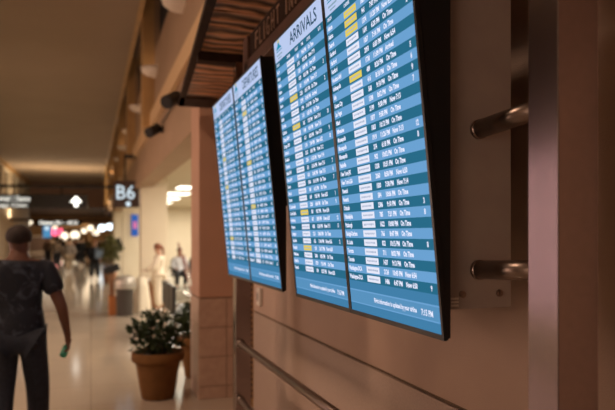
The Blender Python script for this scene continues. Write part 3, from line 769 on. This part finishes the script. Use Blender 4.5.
    if hairstyle == 'pony': ball(bm, m+Vector((0, -.13, -.01)), .035, .045, .05, 12); ball(bm, m+Vector((0, -.15, -.10)), .03, .03, .10, 12)
    obj('hair', bm, hair, t, True)
    if detail:
        for s in (-1, 1):
            bm = B(); ball(bm, m+Vector((s*.032, .083, .008)), .013, .009, .009, 10); obj('eye', bm, m_white, t, True)
        bm = B(); ball(bm, m+Vector((0, .085, -.062)), .026, .010, .007, 12); obj('mouth', bm, mat('lip', (.25, .08, .07), .5), t, True)
    return t
HB = mat('black_hair', (.012, .009, .008), .7); HR = mat('auburn_hair', (.22, .07, .03), .6)
# t-shirt with a pale palm-like mottling
m_tee = mat('navy_patterned_tee', (.018, .022, .035), .85)
nt = m_tee.node_tree; b_ = nt.nodes['Principled BSDF']; tc = nt.nodes.new('ShaderNodeTexCoord')
n1 = nt.nodes.new('ShaderNodeTexNoise'); n1.inputs['Scale'].default_value = 9; n1.inputs['Detail'].default_value = 6; n1.inputs['Distortion'].default_value = 1.6
nt.links.new(tc.outputs['Object'], n1.inputs['Vector']); rr = nt.nodes.new('ShaderNodeValToRGB')
rr.color_ramp.elements[0].position = .5; rr.color_ramp.elements[0].color = (.010, .012, .020, 1); rr.color_ramp.elements[1].position = .68; rr.color_ramp.elements[1].color = (.06, .07, .095, 1)
nt.links.new(n1.outputs['Fac'], rr.inputs['Fac']); nt.links.new(rr.outputs['Color'], b_.inputs['Base Color'])
m_jean = mat('dark_jeans', (.018, .022, .034), .85, noise=40, col2=(.012, .014, .022))
m_shoe = mat('dark_shoe', (.02, .018, .017), .6)
Jm = joints(shc=(0, -.02, 1.475), shL=(-.19, -.02, 1.455), shR=(.19, -.02, 1.455), nk0=(0, -.018, 1.53), nk1=(0, -.005, 1.56), jaw=(0, .012, 1.595), mid=(0, .005, 1.67), crn=(0, .0, 1.745), elR=(.315, -.06, 1.15), wrR=(.355, .02, .91), haR=(.36, .035, .84), elL=(-.30, -.07, 1.16), wrL=(-.33, -.03, .91), haL=(-.335, -.02, .84),
            knR=(.13, .06, .50), anR=(.12, .20, .12), toR=(.14, .34, .07), knL=(-.12, .02, .51), anL=(-.12, -.16, .13), toL=(-.13, -.03, .05))
man = person('man in a dark patterned t-shirt and jeans walking away holding a green bottle', (-.56, 5.82, 0), R(-2), 1.93, SKN, m_tee, m_jean, m_shoe, mat('stubble_hair', (.022, .011, .007), .8), J=Jm, hairstyle='cap', detail=True, girth=1.4, hem=.80, bulk=.012)
k = 1.93/1.84
hh = Matrix.Translation(man.location) @ Matrix.Rotation(R(-2), 4, 'Z') @ (Jm['haR']*k)
t = thing('bottle', 'small green bottle in the walking man\'s right hand', 'bottle', (hh.x-.03, hh.y+.035, hh.z-.07))
t.rotation_euler = (R(-55), R(20), 0)
bm = B(); lathe(bm, [(.001, -.06), (.026, -.06), (.030, -.055), (.030, .03), (.022, .055), (.012, .065), (.012, .085)], 20); obj('body', bm, mat('green_plastic', (.05, .36, .22), .25), t, True)
bm = B(); lathe(bm, [(.001, .10), (.015, .10), (.015, .08), (.012, .08)], 16); obj('cap', bm, m_white, t, True)
m_wc = mat('white_uniform', (.78, .68, .54), .8)
Jw = joints(elL=(-.20, .10, 1.17), wrL=(-.14, .30, 1.10), haL=(-.12, .37, 1.10), elR=(.21, .09, 1.17), wrR=(.16, .30, 1.08), haR=(.14, .37, 1.08),
            jaw=(0, .03, 1.63), mid=(0, .03, 1.70), crn=(0, .02, 1.765))
person('woman dressed all in white with auburn ponytail standing beside the draped cart', (1.50, 15.5, 0), R(80), 1.60, SKL, m_wc, m_wc, m_white, HR, J=Jw, hairstyle='pony', long_sleeve=True, detail=True, girth=1.3, hem=.62, bulk=.028)
def strip_mat():
    m = mat('striped_jersey', (.1, .1, .1), .8); nt = m.node_tree; tc = nt.nodes.new('ShaderNodeTexCoord'); wv = nt.nodes.new('ShaderNodeTexWave'); wv.bands_direction = 'Z'; wv.inputs['Scale'].default_value = 3
    r = nt.nodes.new('ShaderNodeValToRGB'); r.color_ramp.interpolation = 'CONSTANT'; r.color_ramp.elements[0].color = (.02, .015, .012, 1); r.color_ramp.elements[1].position = .5; r.color_ramp.elements[1].color = (.3, .22, .15, 1)
    nt.links.new(tc.outputs['Object'], wv.inputs['Vector']); nt.links.new(wv.outputs['Fac'], r.inputs['Fac']); nt.links.new(r.outputs['Color'], nt.nodes['Principled BSDF'].inputs['Base Color']); return m
def cloth(name, c): return mat(name, c, .85)
walkJ = lambda: joints(knR=(.11, .12, .52), anR=(.11, .26, .12), toR=(.12, .40, .08), knL=(-.11, -.02, .51), anL=(-.11, -.26, .15), toL=(-.12, -.14, .05), elR=(.25, -.12, 1.16), wrR=(.26, -.06, .92), haR=(.26, -.03, .85), elL=(-.25, .04, 1.15), wrL=(-.25, .18, .94), haL=(-.25, .22, .88))
def at(px, feet_y): 
    t_ = 1.8*650/(feet_y-234); return gx(px, t_)
navy = cloth('navy_jacket', (.02, .025, .04)); gr = cloth('grey_shirt', (.22, .18, .15)); bk = cloth('black_top', (.012, .012, .014)); tan = cloth('tan_trousers', (.32, .24, .16))
for px, fy, h, top, legs, hair, hs, rz, lab in ((95, 280, 1.58, navy, bk, HR, 'short', 170, 'walker in a navy jacket with a pale blue bag, furthest right of the far crowd'),
        (69, 273, 1.62, gr, tan, HB, 'short', 10, 'walker in a grey shirt and tan trousers at the middle of the far crowd'),
        (56.5, 268, 1.62, strip_mat(), bk, HB, 'long', 5, 'walker in a striped top in the far crowd, just right of the big man'),
        (81, 266, 1.62, bk, bk, HB, 'short', 0, 'walker all in black in the far crowd, left of the navy jacket'),
        (62, 262, 1.6, bk, navy, HB, 'long', 175, 'small dark figure between the striped top and the grey shirt'),
        (75.5, 263, 1.6, cloth('rust_top', (.25, .10, .05)), bk, HB, 'short', 5, 'small figure in a rust top behind the grey shirt'),
        (48, 264, 1.6, cloth('brown_coat', (.10, .06, .04)), bk, HB, 'short', 0, 'figure in a brown coat partly behind the big man'),
        (87, 260, 1.6, cloth('olive_top', (.12, .10, .06)), bk, HB, 'long', 180, 'small figure in an olive top left of the navy jacket')):
    x, y = at(px, fy); person(lab, (x, y, 0), R(rz), h, SKM, top, legs, m_shoe, hair, J=walkJ(), hairstyle=hs, long_sleeve=True, bulk=.035, group='people walking in the far concourse')
x, y = at(95, 280)
t = thing('shoulder_bag', 'pale blue bag on the shoulder of the walker in navy', 'bag', (x+.16, y-.34, .85), R(-10))
obj('pouch', box(B(), -.15, .15, -.08, .08, 0, .42, .04), mat('pale_blue_cloth', (.22, .30, .42), .8), t)
obj('strap', box(B(), -.10, -.06, .0, .04, .40, .58, .01), bk, t)
# seated people in the lounge
def seatJ(): return joints(pel=(0, 0, .52), wst=(0, -.03, .67), chs=(0, -.06, .87), shc=(0, -.07, 1.02), nk0=(0, -.06, 1.09), nk1=(0, -.04, 1.15), jaw=(0, -.02, 1.21), mid=(0, -.02, 1.28), crn=(0, -.02, 1.345),
    shL=(-.185, -.07, 1.01), elL=(-.25, -.02, .74), wrL=(-.16, .2, .68), haL=(-.12, .26, .66), shR=(.185, -.07, 1.01), elR=(.25, -.02, .74), wrR=(.16, .2, .68), haR=(.12, .26, .66),
    hpL=(-.095, .04, .50), knL=(-.13, .44, .50), anL=(-.13, .42, .09), toL=(-.14, .57, .04), hpR=(.095, .04, .50), knR=(.13, .44, .50), anR=(.13, .42, .09), toR=(.14, .57, .04))
for px, t_, top, lab in ((176, 21.5, cloth('pale_shirt', (.5, .5, .52)), 'person in a pale blue-white shirt seated in the lounge'), (186, 22.3, bk, 'person in black seated in the lounge near the pillar edge')):
    x, y = gx(px, t_); person(lab, (2.82 if px < 180 else 3.42, 22.02, 0), R(180), 1.78, SKM, top, bk, m_shoe, HB, J=seatJ(), hairstyle='short', long_sleeve=True, group='people sitting in the lounge')
